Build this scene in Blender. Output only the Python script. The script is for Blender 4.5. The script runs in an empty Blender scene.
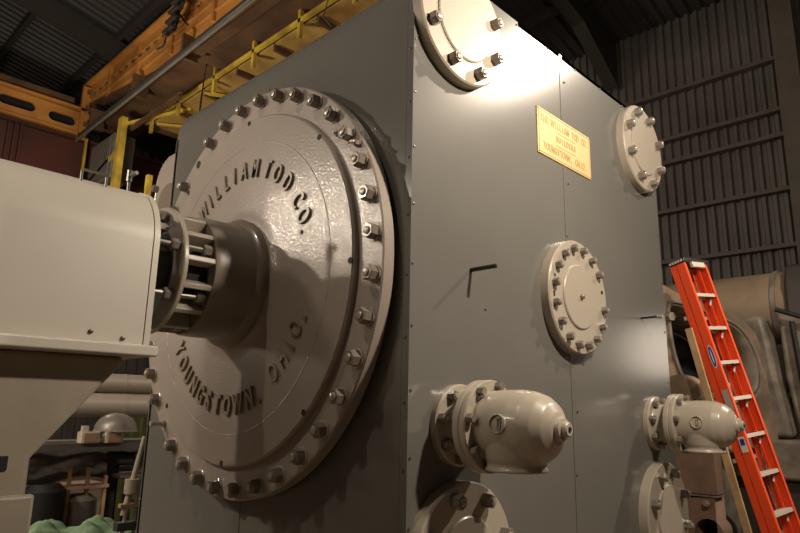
import bpy, bmesh, math, random
from mathutils import Vector, Matrix
from math import sin, cos, pi, radians as R
random.seed(7)
scn = bpy.context.scene
COL = scn.collection

# ------------------------------------------------------------------ camera
cd = bpy.data.cameras.new('camera'); cam = bpy.data.objects.new('camera', cd); COL.objects.link(cam)
cd.sensor_width = 36.0; cd.lens = 629.62 / 800 * 36.0; cd.clip_start = 0.02; cd.clip_end = 200
CR = Vector((0.71725828, 0.69652801, 0.01973047)); CU = Vector((0.13767152, -0.16941264, 0.97588212)); CF = Vector((-0.68307182, 0.69724321, 0.21740468))
M = Matrix(((CR.x, CU.x, -CF.x), (CR.y, CU.y, -CF.y), (CR.z, CU.z, -CF.z))).to_4x4()
M.translation = Vector((1.4504, -1.5272, 0.0258)); cam.matrix_world = M
scn.camera = cam

# ------------------------------------------------------------------ world, lights, exposure
w = bpy.data.worlds.new('world'); scn.world = w; w.use_nodes = True
w.node_tree.nodes['Background'].inputs[0].default_value = (1.0, .82, .62, 1)
w.node_tree.nodes['Background'].inputs[1].default_value = 0.02
scn.view_settings.view_transform = 'Standard'; scn.view_settings.look = 'None'
scn.view_settings.gamma = 1; scn.view_settings.use_curve_mapping = False
scn.view_settings.exposure = 0.0
WARM = (1.0, .85, .68)
def point(name, loc, power, rad, col=WARM):
    l = bpy.data.lights.new(name, 'POINT'); l.energy = power; l.shadow_soft_size = rad; l.color = col
    o = bpy.data.objects.new(name, l); COL.objects.link(o); o.location = loc; return o
def spot(name, loc, to, power, rad, ang, blend=.4, col=WARM):
    l = bpy.data.lights.new(name, 'SPOT'); l.energy = power; l.shadow_soft_size = rad; l.color = col
    l.spot_size = R(ang); l.spot_blend = blend
    o = bpy.data.objects.new(name, l); COL.objects.link(o); o.location = loc
    o.rotation_euler = (Vector(to) - Vector(loc)).to_track_quat('-Z', 'Y').to_euler(); return o
point('work_light_right', (1.48, .545, 1.73), 200, .06)
point('work_light_left', (-3.1, -2.7, 1.98), 200, .05)
spot('high_bay_far', (3.26, 5.95, 5.20), (0, .8, 1.2), 1150, .10, 80)
point('high_bay_front', (-1.0, -3.0, 5.5), 260, .12)
point('front_fill', (-2.9, -6.5, 3.4), 235, .3)  # added soft fill from front left, evens out the round cover; no real fixture
point('crane_fill', (-8.5, .6, 3.0), 420, .3)  # added background light that brightens the crane, not an actual fixture
point('back_fill', (1.6, 6.0, .75), 22, .35)  # low added light: soft glow on the side panel, side light on wall
point('bench_fill', (-3.1, -1.3, .7), 24, .1)  # added fill to lift the pipes and tarp at lower left, no actual lamp
spot('frame_fill', (2.4, 2.9, 3.4), (-.3, 5.3, .6), 520, .15, 50)  # added spot that brightens the rusty frame behind the ladder

# ------------------------------------------------------------------ materials
def mat(name, col, rough=.5, metal=0.0, bump=0.0, bscale=40, var=0.0, vscale=4.0, col2=None, spec=.5, coat=0.0, detail=4, coords='Object'):
    m = bpy.data.materials.new(name); m.use_nodes = True; nt = m.node_tree; b = nt.nodes['Principled BSDF']
    b.inputs['Base Color'].default_value = (*col, 1); b.inputs['Roughness'].default_value = rough
    b.inputs['Metallic'].default_value = metal; b.inputs['Specular IOR Level'].default_value = spec
    b.inputs['Coat Weight'].default_value = coat; b.inputs['Coat Roughness'].default_value = .08
    tc = nt.nodes.new('ShaderNodeTexCoord')
    if bump:
        n = nt.nodes.new('ShaderNodeTexNoise'); n.inputs['Scale'].default_value = bscale; n.inputs['Detail'].default_value = detail
        bp = nt.nodes.new('ShaderNodeBump'); bp.inputs['Strength'].default_value = bump; bp.inputs['Distance'].default_value = .01
        nt.links.new(tc.outputs[coords], n.inputs['Vector']); nt.links.new(n.outputs['Fac'], bp.inputs['Height'])
        nt.links.new(bp.outputs['Normal'], b.inputs['Normal'])
        if coat: nt.links.new(bp.outputs['Normal'], b.inputs['Coat Normal'])
    if var or col2:
        n = nt.nodes.new('ShaderNodeTexNoise'); n.inputs['Scale'].default_value = vscale; n.inputs['Detail'].default_value = 5
        r = nt.nodes.new('ShaderNodeValToRGB'); r.color_ramp.elements[0].position = .35; r.color_ramp.elements[1].position = .65
        c2 = col2 if col2 else tuple(c * (1 - var) for c in col)
        r.color_ramp.elements[0].color = (*c2, 1); r.color_ramp.elements[1].color = (*col, 1)
        nt.links.new(tc.outputs[coords], n.inputs['Vector']); nt.links.new(n.outputs['Fac'], r.inputs[0]); nt.links.new(r.outputs[0], b.inputs['Base Color'])
    return m
HOUS = mat('housing_grey_paint', (.168, .162, .147), .19, bump=.03, bscale=2.2, var=.10, vscale=1.3, detail=2)
TAUPE = mat('taupe_gloss_enamel', (.38, .325, .28), .36, bump=.16, bscale=110, var=.07, vscale=8, coat=.4, detail=6)
TAUPE2 = mat('taupe_smooth_enamel', (.42, .37, .30), .34, bump=.05, bscale=22, coat=.2)
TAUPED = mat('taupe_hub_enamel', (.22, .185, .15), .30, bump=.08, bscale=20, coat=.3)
GUIDE = mat('guide_cover_paint', (.68, .64, .56), .42, bump=.05, bscale=6, var=.06, vscale=2)
PEDES = mat('pedestal_paint', (.40, .35, .28), .40, bump=.15, bscale=18, var=.12, vscale=5, coat=.15)
NUTM = mat('painted_nut', (.23, .20, .17), .28, metal=.2, bump=.06, bscale=60, coat=.3)
STUDM = mat('stud_end', (.42, .37, .32), .3, metal=.3)
LETM = mat('letter_enamel', (.30, .24, .18), .3, coat=.3)
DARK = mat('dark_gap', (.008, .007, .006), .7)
STEEL = mat('bare_steel', (.35, .33, .30), .35, metal=.9)
PINM = mat('dark_pin', (.06, .055, .05), .35, metal=.7)
BRASS = mat('brass_plate', (.72, .50, .22), .5, metal=.15, bump=.05, bscale=60)
BRASSD = mat('brass_letters', (.50, .31, .12), .5, metal=.1)
SCREW = mat('screw_head', (.12, .11, .1), .4, metal=.5)
ORANGE = mat('crane_orange', (.58, .27, .06), .6, col2=(.34, .14, .03), vscale=1.2, bump=.1, bscale=12)
CRBROWN = mat('crane_brown', (.15, .08, .035), .7, col2=(.07, .035, .018), vscale=1.5)
MAROON = mat('maroon_beam', (.085, .022, .014), .65, col2=(.05, .015, .01), vscale=1)
YELLOW = mat('safety_yellow', (.72, .52, .07), .5, col2=(.35, .23, .04), vscale=2.5)
OCHRE = mat('ochre_plate', (.58, .38, .11), .6, col2=(.26, .14, .04), vscale=1.3)
TAN = mat('tan_plate', (.36, .29, .19), .7, col2=(.09, .06, .035), vscale=1.3)
CONDUIT = mat('grey_conduit', (.045, .04, .036), .5)
BLACK = mat('black_rubber', (.012, .012, .012), .6)
CABM = mat('cabinet_grey', (.16, .145, .12), .5, var=.2)
WALLM = mat('corrugated_wall', (.15, .135, .12), .5, col2=(.10, .085, .075), vscale=.7)
ROOFM = mat('corrugated_roof', (.05, .045, .04), .6, var=.3, vscale=.6)
GIRT = mat('girt_steel', (.13, .105, .085), .6, var=.2)
ROOFB = mat('dark_roof_steel', (.045, .038, .032), .6)
FLOORM = mat('concrete', (.22, .16, .11), .8, bump=.1, bscale=20, col2=(.14, .10, .07), vscale=1.5)
LADO = mat('ladder_orange', (.85, .085, .02), .38, bump=.03, bscale=80)
ALU = mat('ladder_aluminium', (.62, .58, .50), .45, metal=.3)
LCAP = mat('ladder_cap', (.02, .018, .018), .4)
BLUE = mat('sticker_blue', (.02, .04, .30), .4)
WHITE = mat('sticker_white', (.7, .68, .62), .5)
SGREY = mat('sticker_grey', (.42, .36, .30), .5)
WOOD = mat('pale_wood', (.42, .27, .13), .7, col2=(.30, .18, .08), vscale=8)
RUST = mat('rusty_casting', (.27, .185, .125), .6, col2=(.13, .09, .06), vscale=3.5, bump=.3, bscale=14)
RUST2 = mat('brown_block', (.22, .13, .085), .75, col2=(.15, .09, .06), vscale=6, bump=.2, bscale=20)
RUSTG = mat('grey_casting', (.27, .235, .185), .5, col2=(.12, .10, .08), vscale=4, bump=.25, bscale=14)
TANK = mat('tank_brown', (.30, .22, .15), .65, col2=(.22, .155, .10), vscale=2)
GREEN = mat('green_tarp', (.22, .34, .20), .75, var=.25, vscale=8)
LIME = mat('green_curtain', (.10, .115, .03), .8, var=.3, vscale=9)
PIPEM = mat('pipe_paint', (.36, .31, .25), .45, bump=.05, bscale=10)
SHADE = mat('lamp_shade', (.30, .27, .23), .4, metal=.3)
DKGREY = mat('dark_sheet', (.12, .105, .09), .8, var=.3, vscale=2)
PINK = mat('pinkish_board', (.40, .24, .17), .7)
JBOX = mat('junction_box', (.62, .55, .45), .5)

# ------------------------------------------------------------------ helpers
def wloc(o):
    v = Vector((0, 0, 0))
    while o is not None: v += o.location; o = o.parent
    return v
def link(o, parent=None):
    COL.objects.link(o)
    if parent is not None: o.parent = parent
    return o
def tag(o, label=None, cat=None, group=None, kind=None):
    if label: o['label'] = label
    if cat: o['category'] = cat
    if group: o['group'] = group
    if kind: o['kind'] = kind
    return o
def thing(name, label, cat, loc=(0, 0, 0), group=None):
    o = bpy.data.objects.new(name, None); o.empty_display_size = .05; COL.objects.link(o); o.location = loc
    return tag(o, label, cat, group)
def finish(bm, name, m, parent=None, smooth=False, bevel=0, seg=2, world=True, angle=35):
    """one mesh object out of a bmesh in world coordinates"""
    off = wloc(parent) if (parent is not None and world) else Vector((0, 0, 0))
    bmesh.ops.recalc_face_normals(bm, faces=bm.faces)
    if off.length: bmesh.ops.translate(bm, verts=bm.verts, vec=-off)
    me = bpy.data.meshes.new(name); bm.to_mesh(me); bm.free()
    me.materials.append(m)
    if smooth or bevel:
        me.polygons.foreach_set('use_smooth', [True] * len(me.polygons))
        if hasattr(me, 'set_sharp_from_angle'): me.set_sharp_from_angle(angle=R(angle))
    o = bpy.data.objects.new(name, me); link(o, parent)
    if bevel:
        md = o.modifiers.new('bevel', 'BEVEL'); md.width = bevel; md.segments = seg; md.limit_method = 'ANGLE'; md.angle_limit = R(40)
        md.harden_normals = False
    return o
def NB(): return bmesh.new()
def box(bm, x0, x1, y0, y1, z0, z1):
    vs = [bm.verts.new((x, y, z)) for x in (x0, x1) for y in (y0, y1) for z in (z0, z1)]
    for f in ((0, 1, 3, 2), (4, 6, 7, 5), (0, 4, 5, 1), (2, 3, 7, 6), (0, 2, 6, 4), (1, 5, 7, 3)): bm.faces.new([vs[i] for i in f])
    return vs
def fbox(bm, c, ax, ay, az):
    """box from centre and three half vectors"""
    c, ax, ay, az = Vector(c), Vector(ax), Vector(ay), Vector(az)
    vs = [bm.verts.new(c + ax * i + ay * j + az * k) for i in (-1, 1) for j in (-1, 1) for k in (-1, 1)]
    for f in ((0, 1, 3, 2), (4, 6, 7, 5), (0, 4, 5, 1), (2, 3, 7, 6), (0, 2, 6, 4), (1, 5, 7, 3)): bm.faces.new([vs[i] for i in f])
def beam(bm, a, b, wdt, hgt, up=(0, 0, 1)):
    a, b = Vector(a), Vector(b); d = b - a; u = Vector(up); s = d.cross(u)
    if s.length < 1e-5: s = Vector((1, 0, 0))
    s.normalize(); u = s.cross(d).normalized()
    fbox(bm, (a + b) / 2, d / 2, s * wdt / 2, u * hgt / 2)
def frame(axis):
    a = Vector(axis).normalized(); t = Vector((0, 0, 1)) if abs(a.z) < .9 else Vector((1, 0, 0))
    s = a.cross(t).normalized(); u = s.cross(a).normalized(); return a, s, u
def lathe(bm, prof, org, axis, n=48, close=True):
    """prof: (radius, height) along axis; radius 0 closes"""
    a, s, u = frame(axis); o = Vector(org); rings = []
    for r, h in prof:
        if r < 1e-6: rings.append([bm.verts.new(o + a * h)])
        else: rings.append([bm.verts.new(o + a * h + (s * cos(2 * pi * i / n) + u * sin(2 * pi * i / n)) * r) for i in range(n)])
    for A, B in zip(rings, rings[1:]):
        for i in range(n):
            j = (i + 1) % n
            if len(A) == 1 and len(B) == 1: continue
            if len(A) == 1: bm.faces.new((A[0], B[i], B[j]))
            elif len(B) == 1: bm.faces.new((A[i], A[j], B[0]))
            else: bm.faces.new((A[i], A[j], B[j], B[i]))
def cyl(bm, a, b, r, n=16, r2=None):
    a, b = Vector(a), Vector(b); r2 = r if r2 is None else r2
    lathe(bm, [(0, 0), (r, 0), (r2, (b - a).length), (0, (b - a).length)], a, b - a, n)
def tube(bm, pts, r, n=8):
    pts = [Vector(p) for p in pts]; rings = []
    for k, p in enumerate(pts):
        d = (pts[min(k + 1, len(pts) - 1)] - pts[max(k - 1, 0)]); a, s, u = frame(d)
        rings.append([bm.verts.new(p + (s * cos(2 * pi * i / n) + u * sin(2 * pi * i / n)) * r) for i in range(n)])
    for A, B in zip(rings, rings[1:]):
        for i in range(n): bm.faces.new((A[i], A[(i + 1) % n], B[(i + 1) % n], B[i]))
    bm.faces.new(rings[0]); bm.faces.new(rings[-1])
def prism(bm, poly, f0, f1):
    """poly of 2-tuples; f0/f1 turn a 2-tuple into the two end points"""
    A = [bm.verts.new(f0(p)) for p in poly]; B = [bm.verts.new(f1(p)) for p in poly]; n = len(poly)
    bm.faces.new(A); bm.faces.new(B[::-1])
    for i in range(n): bm.faces.new((A[i], A[(i + 1) % n], B[(i + 1) % n], B[i]))
def arc(cx, cy, r, a0, a1, n): return [(cx + r * cos(R(a0 + (a1 - a0) * i / n)), cy + r * sin(R(a0 + (a1 - a0) * i / n))) for i in range(n + 1)]
def holed_plate(name, outer, holes, thick, mtx, m, parent=None):
    cu = bpy.data.curves.new(name, 'CURVE'); cu.dimensions = '2D'; cu.fill_mode = 'BOTH'; cu.extrude = thick / 2
    for loop in [outer] + holes:
        sp = cu.splines.new('POLY'); sp.points.add(len(loop) - 1); sp.use_cyclic_u = True
        for i, p in enumerate(loop): sp.points[i].co = (p[0], p[1], 0, 1)
    o = bpy.data.objects.new('tmp', cu); COL.objects.link(o)
    dg = bpy.context.evaluated_depsgraph_get(); me = bpy.data.meshes.new_from_object(o.evaluated_get(dg)); COL.objects.unlink(o); bpy.data.objects.remove(o)
    me.transform(mtx)
    if parent is not None: me.transform(Matrix.Translation(-wloc(parent)))
    me.name = name; me.materials.clear(); me.materials.append(m)
    ob = bpy.data.objects.new(name, me); link(ob, parent); return ob
_chars = {}
def char_mesh(ch, size, depth, bold=0.0, sx=1.0):
    key = (ch, size, depth, bold, sx)
    if key in _chars: return _chars[key]
    cu = bpy.data.curves.new('letter', 'FONT'); cu.body = ch; cu.size = size; cu.extrude = depth / 2; cu.offset = bold
    cu.align_x = 'CENTER'; cu.align_y = 'CENTER'; cu.resolution_u = 3
    o = bpy.data.objects.new('tmp', cu); COL.objects.link(o)
    dg = bpy.context.evaluated_depsgraph_get(); me = bpy.data.meshes.new_from_object(o.evaluated_get(dg)); COL.objects.unlink(o); bpy.data.objects.remove(o)
    me.transform(Matrix.Diagonal((sx, 1, 1, 1))); me.materials.clear(); _chars[key] = me; return me
def char(ch, pos, right, up, size, depth, m, parent, name='letter', bold=0.0, sx=1.0):
    me = char_mesh(ch, size, depth, bold, sx)
    if not me.materials: me.materials.append(m)
    right, up = Vector(right).normalized(), Vector(up).normalized(); nrm = right.cross(up)
    o = bpy.data.objects.new(name, me); link(o, parent)
    mm = Matrix((right, up, nrm)).transposed().to_4x4(); o.rotation_euler = mm.to_euler()
    o.location = Vector(pos) - wloc(parent); return o

# nuts ------------------------------------------------------------------
def nut_meshes(flat, h, stud_r, stud_h, wash_r):
    bm = NB(); rr = flat / 2 / cos(pi / 6)
    lathe(bm, [(0, 0), (rr, 0), (rr, h * .82), (rr * .88, h), (0, h)], (0, 0, 0), (0, 0, 1), 6)
    bmesh.ops.recalc_face_normals(bm, faces=bm.faces); a = bpy.data.meshes.new('nut'); bm.to_mesh(a); bm.free(); a.materials.append(NUTM)
    bm = NB(); lathe(bm, [(stud_r, h * .9), (stud_r, h + stud_h * .75), (stud_r * .8, h + stud_h), (0, h + stud_h)], (0, 0, 0), (0, 0, 1), 12)
    bmesh.ops.recalc_face_normals(bm, faces=bm.faces); b = bpy.data.meshes.new('stud'); bm.to_mesh(b); bm.free(); b.materials.append(STUDM)
    b.polygons.foreach_set('use_smooth', [True] * len(b.polygons)); b.set_sharp_from_angle(angle=R(40))
    bm = NB(); lathe(bm, [(0, 0), (wash_r, 0), (wash_r, .0035), (wash_r * .93, .005), (0, .005)], (0, 0, 0), (0, 0, 1), 20)
    bmesh.ops.recalc_face_normals(bm, faces=bm.faces); c = bpy.data.meshes.new('washer'); bm.to_mesh(c); bm.free(); c.materials.append(TAUPE2)
    return a, b, c
def orient(axis, spin):
    a, s, u = frame(axis); return (Matrix((s, u, s.cross(u))).transposed() if s.cross(u).dot(a) > 0 else Matrix((u, s, u.cross(s))).transposed()) @ Matrix.Rotation(spin, 3, 'Z')
def place_nut(meshes, pos, axis, parent, spin=0, washer=True, stud=True, scale=1):
    a = Vector(axis).normalized(); rot = orient(axis, spin).to_euler(); p = Vector(pos) - wloc(parent)
    if washer:
        wsh = bpy.data.objects.new('washer', meshes[2]); link(wsh, parent); wsh.location = p; wsh.rotation_euler = rot; p = p + a * .004
    n = bpy.data.objects.new('nut', meshes[0]); link(n, parent); n.location = p; n.rotation_euler = rot; n.scale = (scale,) * 3
    if stud: s = bpy.data.objects.new('stud', meshes[1]); link(s, n)
    return n
NUT_BIG = nut_meshes(.050, .036, .0145, .006, .034)
NUT_MID = nut_meshes(.045, .036, .0130, .005, .030)
NUT_SML = nut_meshes(.032, .028, .0090, .003, .019)
NUT_TINY = nut_meshes(.024, .020, .007, .014, .015)

# ------------------------------------------------------------------ the setting
FZ = -1.6
bm = NB(); box(bm, -18, 8, -8, 9.3, FZ - .1, FZ); tag(finish(bm, 'floor', FLOORM), kind='structure')
def corrugated(bm, f, u0, u1, v0, v1, pitch, depth):
    n = int((u1 - u0) / pitch); prev = None
    for i in range(n):
        for fr, d in ((0, 0), (.35, 0), (.5, depth), (.85, depth)):
            u = u0 + (i + fr) * pitch; A, B = bm.verts.new(f(u, v0, d)), bm.verts.new(f(u, v1, d))
            if prev: bm.faces.new((prev[0], A, B, prev[1]))
            prev = (A, B)
def roof_z(y): return 6.9 + (9 - y) * .22
bm = NB(); corrugated(bm, lambda u, v, d: (u, 9 + d, v), -18, 8, FZ, 6.9, .15, .05); wb = tag(finish(bm, 'wall_back', WALLM), kind='structure')
bm = NB(); corrugated(bm, lambda u, v, d: (-17 - d, u, v), -6, 9, FZ, 10.5, .30, .08); wl = tag(finish(bm, 'wall_left', WALLM), kind='structure')
bm = NB(); corrugated(bm, lambda u, v, d: (u, v, roof_z(v) + d), -18, 8, 9.2, -6, .22, .06); rf = tag(finish(bm, 'ceiling', ROOFM), kind='structure')
for z in (5.48, 4.62, 4.2, 3.34, 2.47, 1.4, .3):
    bm = NB(); box(bm, -16.9, 7, 8.86, 8.99, z - .032, z + .032); finish(bm, 'girt', GIRT, wb)
for x in (-.42, -6.4, -12.4, 5.6):
    bm = NB(); box(bm, x - .15, x + .15, 8.55, 8.62, FZ, 6.8); box(bm, x - .02, x + .02, 8.62, 8.80, FZ, 6.8); box(bm, x - .15, x + .15, 8.80, 8.86, FZ, 6.8); finish(bm, 'column', GIRT, wb)
for x in (-3.25, -7.2, -12.4, .8):
    bm = NB(); fy = lambda p: (x - .12, p[0], p[1]); gy = lambda p: (x + .12, p[0], p[1])
    prism(bm, [(8.8, roof_z(8.8) - .1), (8.8, roof_z(8.8) - 1.1), (7.6, roof_z(7.6) - .6), (-6, roof_z(-6) - .5), (-6, roof_z(-6) - .1)], fy, gy); finish(bm, 'rafter', ROOFB, rf)
for y in (7.6, 6.1, 4.6, 3.1, 1.6, .1, -1.4, -2.9):
    bm = NB(); box(bm, -16.9, 7.5, y - .05, y + .05, roof_z(y) - .2, roof_z(y) - .02); finish(bm, 'purlin', ROOFB, rf)
for z in (9.2, 7.7, 6.6):
    bm = NB(); box(bm, -16.98, -16.85, -6, 8.9, z - .08, z + .08); finish(bm, 'girt', GIRT, wl)

# ------------------------------------------------------------------ cylinder jacket (big grey housing)
XL, YE, ZT = -1.8876, 2.1865, 1.781; RF = .269; XC = XL / 2; ZC = .534; YM = YE / 2
T = thing('engine_cylinder_casing', 'huge dark grey sheet metal casing that carries the round cover plates', 'engine', (XC, YM, FZ))
def fil(y_in): # profile with rounded front top edge
    return arc(RF, ZT - RF, RF - y_in, 180, 90, 10)
bm = NB(); prism(bm, [(.03, FZ)] + [(max(y, .03), min(z, ZT - .03)) for y, z in arc(RF, ZT - RF, RF - .03, 180, 90, 8)] + [(YE - .03, ZT - .03), (YE - .03, FZ)], lambda p: (XL + .03, p[0], p[1]), lambda p: (-.03, p[0], p[1]))
finish(bm, 'inner_body', DARK, T)
g = .0025
for x0, x1 in ((XL + .008, XC - g), (XC + g, -.030)):
    bm = NB(); box(bm, x0, x1, 0, .029, FZ, ZT - RF); o = finish(bm, 'front_panel', HOUS, T)
bm = NB(); P0 = arc(RF, ZT - RF, RF, 180, 90, 12); P1 = arc(RF, ZT - RF, RF - .02, 90, 180, 12)
prism(bm, P0 + [(.7, ZT), (.7, ZT - .02)] + P1, lambda p: (XL + .008, p[0], p[1]), lambda p: (-.030, p[0], p[1])); finish(bm, 'rounded_top_edge', HOUS, T, smooth=True, angle=25)
bm = NB(); box(bm, XL, 0, .702, YE, ZT - .02, ZT); finish(bm, 'top_panel', HOUS, T)
prof = [(.0, FZ)] + [(y, z) for y, z in arc(RF, ZT - RF, RF, 180, 90, 12)]
bm = NB(); prism(bm, prof + [(YM - g, ZT), (YM - g, FZ)], lambda p: (-.029, p[0], p[1]), lambda p: (0, p[0], p[1])); finish(bm, 'side_panel', HOUS, T)
bm = NB(); box(bm, -.029, 0, YM + g, YE, FZ, ZT); finish(bm, 'side_panel', HOUS, T)
bm = NB(); box(bm, XL, XL + .029, .0, YE, FZ, ZT - RF); finish(bm, 'side_panel', HOUS, T)
bm = NB(); box(bm, XL + .03, -.03, YE - .03, YE, FZ, ZT - .03); finish(bm, 'rear_panel', HOUS, T)
bm = NB(); box(bm, 0, .003, 0, .022, FZ, ZT - RF - .02); finish(bm, 'corner_trim', HOUS, T)
bm = NB(); box(bm, 0, .0025, YM - .028, YM - g, FZ, ZT - .001); finish(bm, 'seam_trim', HOUS, T)
bm = NB(); lathe(bm, [(.0055, 0), (.005, .003), (0, .004)], (0, 0, 0), (0, 0, 1), 8); bmesh.ops.recalc_face_normals(bm, faces=bm.faces)
scm = bpy.data.meshes.new('screw'); bm.to_mesh(scm); bm.free(); scm.materials.append(SCREW)
def screw(p, ax):
    o = bpy.data.objects.new('screw', scm); link(o, T); o.location = Vector(p) - wloc(T); o.rotation_euler = orient(ax, 0).to_euler()
for k in range(9):
    z = 1.37 - k * .215; screw((.003, .012, z), (1, 0, 0)); screw((-.014, 0, z - .04), (0, -1, 0))
for k in range(9): screw((.0025, YM - .016 if k % 2 else YM + .016, 1.64 - k * .27), (1, 0, 0))
for k in range(8): screw((0, YE - .02, 1.64 - k * .29), (1, 0, 0))
for k in range(7): screw((0, .42 + k * .27, ZT - .02), (1, 0, 0))
screw((0, .43, .40), (1, 0, 0)); screw((0, 1.36, .52), (1, 0, 0))

# cast branch with a rounded shoulder behind the left edge
bm = NB(); pr = [(XL, .45)] + [(XL, 1.60)] + [(-2.45, 1.73)] + arc(-2.62, 1.53, .2, 90, 180, 8) + [(-2.83, .45)]
prism(bm, pr, lambda p: (p[0], .30, p[1]), lambda p: (p[0], .62, p[1])); O = finish(bm, 'branch_casting', TAUPE, T, bevel=.03, seg=3); O['label'] = 'glossy taupe branch casting with a rounded shoulder on the far side'
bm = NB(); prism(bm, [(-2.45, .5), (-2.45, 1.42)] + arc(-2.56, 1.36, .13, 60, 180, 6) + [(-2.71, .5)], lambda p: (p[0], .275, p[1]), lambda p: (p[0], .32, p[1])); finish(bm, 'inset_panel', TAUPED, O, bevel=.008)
for z in (1.5, 1.25, 1.0): place_nut(NUT_MID, (-2.77, .30, z), (0, -1, 0), O, .3, washer=False, stud=False)

# ------------------------------------------------------------------ big round cover on the front
YN = Vector((0, -1, 0)); XP = Vector((1, 0, 0))
C = thing('cylinder_head_cover', 'very large round taupe cylinder cover with raised cast lettering and ring of nuts', 'cover', (XC, 0, ZC))
org = (XC, 0, ZC)
bm = NB(); lathe(bm, [(.70, 0), (.86, 0), (.86, .016), (.885, .018), (.892, .024), (.892, .070), (.886, .075), (.60, .075), (.60, .02), (.70, 0)], org, YN, 128); finish(bm, 'bolt_flange', TAUPE, C, smooth=True, angle=30)
bm = NB(); lathe(bm, [(.765, .070), (.765, .092), (.757, .100), (.75, .1005), (.34, .1015), (.30, .108), (.278, .118), (.2, .118), (.2, .07), (.765, .070)], org, YN, 128); finish(bm, 'raised_disc', TAUPE, C, smooth=True, angle=30)
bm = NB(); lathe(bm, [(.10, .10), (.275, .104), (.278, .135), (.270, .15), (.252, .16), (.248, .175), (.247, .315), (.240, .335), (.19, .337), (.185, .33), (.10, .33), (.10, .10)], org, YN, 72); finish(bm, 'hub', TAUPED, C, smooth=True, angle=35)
bm = NB(); lathe(bm, [(.640, .099), (.640, .1016), (.637, .1024), (.634, .1016), (.634, .099)], org, YN, 128); finish(bm, 'scribed_ring', TAUPE, C, smooth=True)
PH = .0741
for k in range(36):
    t = PH + (k + 1) * 2 * pi / 36; kk = k + 1
    if kk in (22, 32): continue
    pos = (XC + .85 * sin(t), -.075, ZC + .85 * cos(t)); place_nut(NUT_BIG, pos, YN, C, random.uniform(0, 1))
def dot_hole(par, pos, ax, r=.012, d=.006, name='tapped_hole'):
    bm = NB(); lathe(bm, [(r * 1.25, 0), (r * 1.2, .0015), (r, .002), (r * .9, .0005), (0, .0004)], pos, ax, 12); return finish(bm, name, DARK, par, smooth=True)
t = PH + 32 * 2 * pi / 36; dot_hole(C, (XC + .85 * sin(t), -.075, ZC + .85 * cos(t)), YN, .017)
t = PH + 22 * 2 * pi / 36
bm = NB(); p = Vector((XC + .85 * sin(t), -.075, ZC + .85 * cos(t))); cyl(bm, p, p + YN * .055, .009, 10); cyl(bm, p + YN * .0, p + YN * .016, .016, 12); cyl(bm, p + YN * .055, p + YN * .072, .014, 10); finish(bm, 'bare_stud', STUDM, C, smooth=True)
for a in range(8):
    t = R(a * 45 + .5)
    dot_hole(C, (XC + .75 * sin(t), -.1005, ZC + .75 * cos(t)), YN, .010)
for aa, rr_ in ((59, .865), (51.0, .818)):
    t = R(aa); place_nut(NUT_TINY, (XC + rr_ * sin(t), -.075, ZC + rr_ * cos(t)), YN, C, .4)
def ring_text(items, r, inward, dep=.013, bold=.0012):
    for ch, a in items:
        t = R(a); rad = Vector((sin(t), 0, cos(t))); tan = Vector((cos(t), 0, -sin(t)))
        rr = r - (.035 if ch == '.' and not inward else 0) + (.0 if ch == '.' and inward else 0)
        pos = Vector(org) + rad * rr + YN * .105
        if ch == '.':
            bm = NB(); p = Vector(org) + rad * (r + (-.033 if not inward else .033)); cyl(bm, p + YN * .10, p + YN * .109, .008, 10); finish(bm, 'full_stop', LETM, C, smooth=True); continue
        if inward: char(ch, pos, -tan, -rad, .116, dep, LETM, C, bold=bold, sx=.62)
        else: char(ch, pos, tan, rad, .116, dep, LETM, C, bold=bold, sx=.62)
ring_text(list(zip('WILLIAM', (-40.5, -32.5, -25, -16, -8, 1, 11))) + list(zip('TOD', (22.5, 32, 42.5))) + list(zip('CO.', (56, 65.5, 71.5))), .512, False)
ring_text(list(zip('YOUNGSTOWN.', (239.5, 230.5, 221.5, 212.5, 204, 195.5, 187, 178.5, 169.5, 160, 154))), .522, True, .013, .0028)
ring_text(list(zip('OHIO.', (140, 131.5, 124, 116.5, 110.5))), .512, True, .008, .0)

# gland in front of the hub
G = thing('stuffing_box_gland', 'ribbed gland ring with long studs on the end of the cover hub', 'gland', (XC, -.34, ZC))
bm = NB(); lathe(bm, [(.165, .452), (.248, .452), (.252, .456), (.252, .468), (.248, .472), (.165, .472), (.165, .452)], org, YN, 64); finish(bm, 'gland_ring', TAUPE2, G, smooth=True, angle=30)
bm = NB(); lathe(bm, [(.17, .337), (.17, .452), (.10, .452), (.10, .337), (.17, .337)], org, YN, 40); finish(bm, 'gland_sleeve', DARK, G, smooth=True)
for k in range(14):
    t = 2 * pi * (k + .3) / 14; rad = Vector((sin(t), 0, cos(t))); tan = Vector((cos(t), 0, -sin(t)))
    bm = NB(); fbox(bm, Vector(org) + YN * .395 + rad * .205, rad * .034, tan * .011, YN * .059); finish(bm, 'rib', TAUPE2, G, bevel=.004)
    if k % 2 == 0:
        t2 = t + pi / 14; rad2 = Vector((sin(t2), 0, cos(t2))); p = Vector(org) + rad2 * .212
        bm = NB(); cyl(bm, p + YN * .33, p + YN * .62, .011, 10); finish(bm, 'long_stud', STEEL, G, smooth=True)
        for h, s in ((.345, .9), (.474, .9)): place_nut(NUT_MID, p + YN * h, YN, G, .3 + k, washer=False, stud=False, scale=s)
for k in (9, 11, 12):
    t2 = 2 * pi * (k + .8) / 14; rad2 = Vector((sin(t2), 0, cos(t2))); p = Vector(org) + rad2 * .235
    place_nut(NUT_SML, p + YN * .472, YN, G, k)
Rd = thing('piston_rod', 'dark steel piston rod running from the gland into the guide housing', 'rod', (XC, -.5, ZC))
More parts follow.
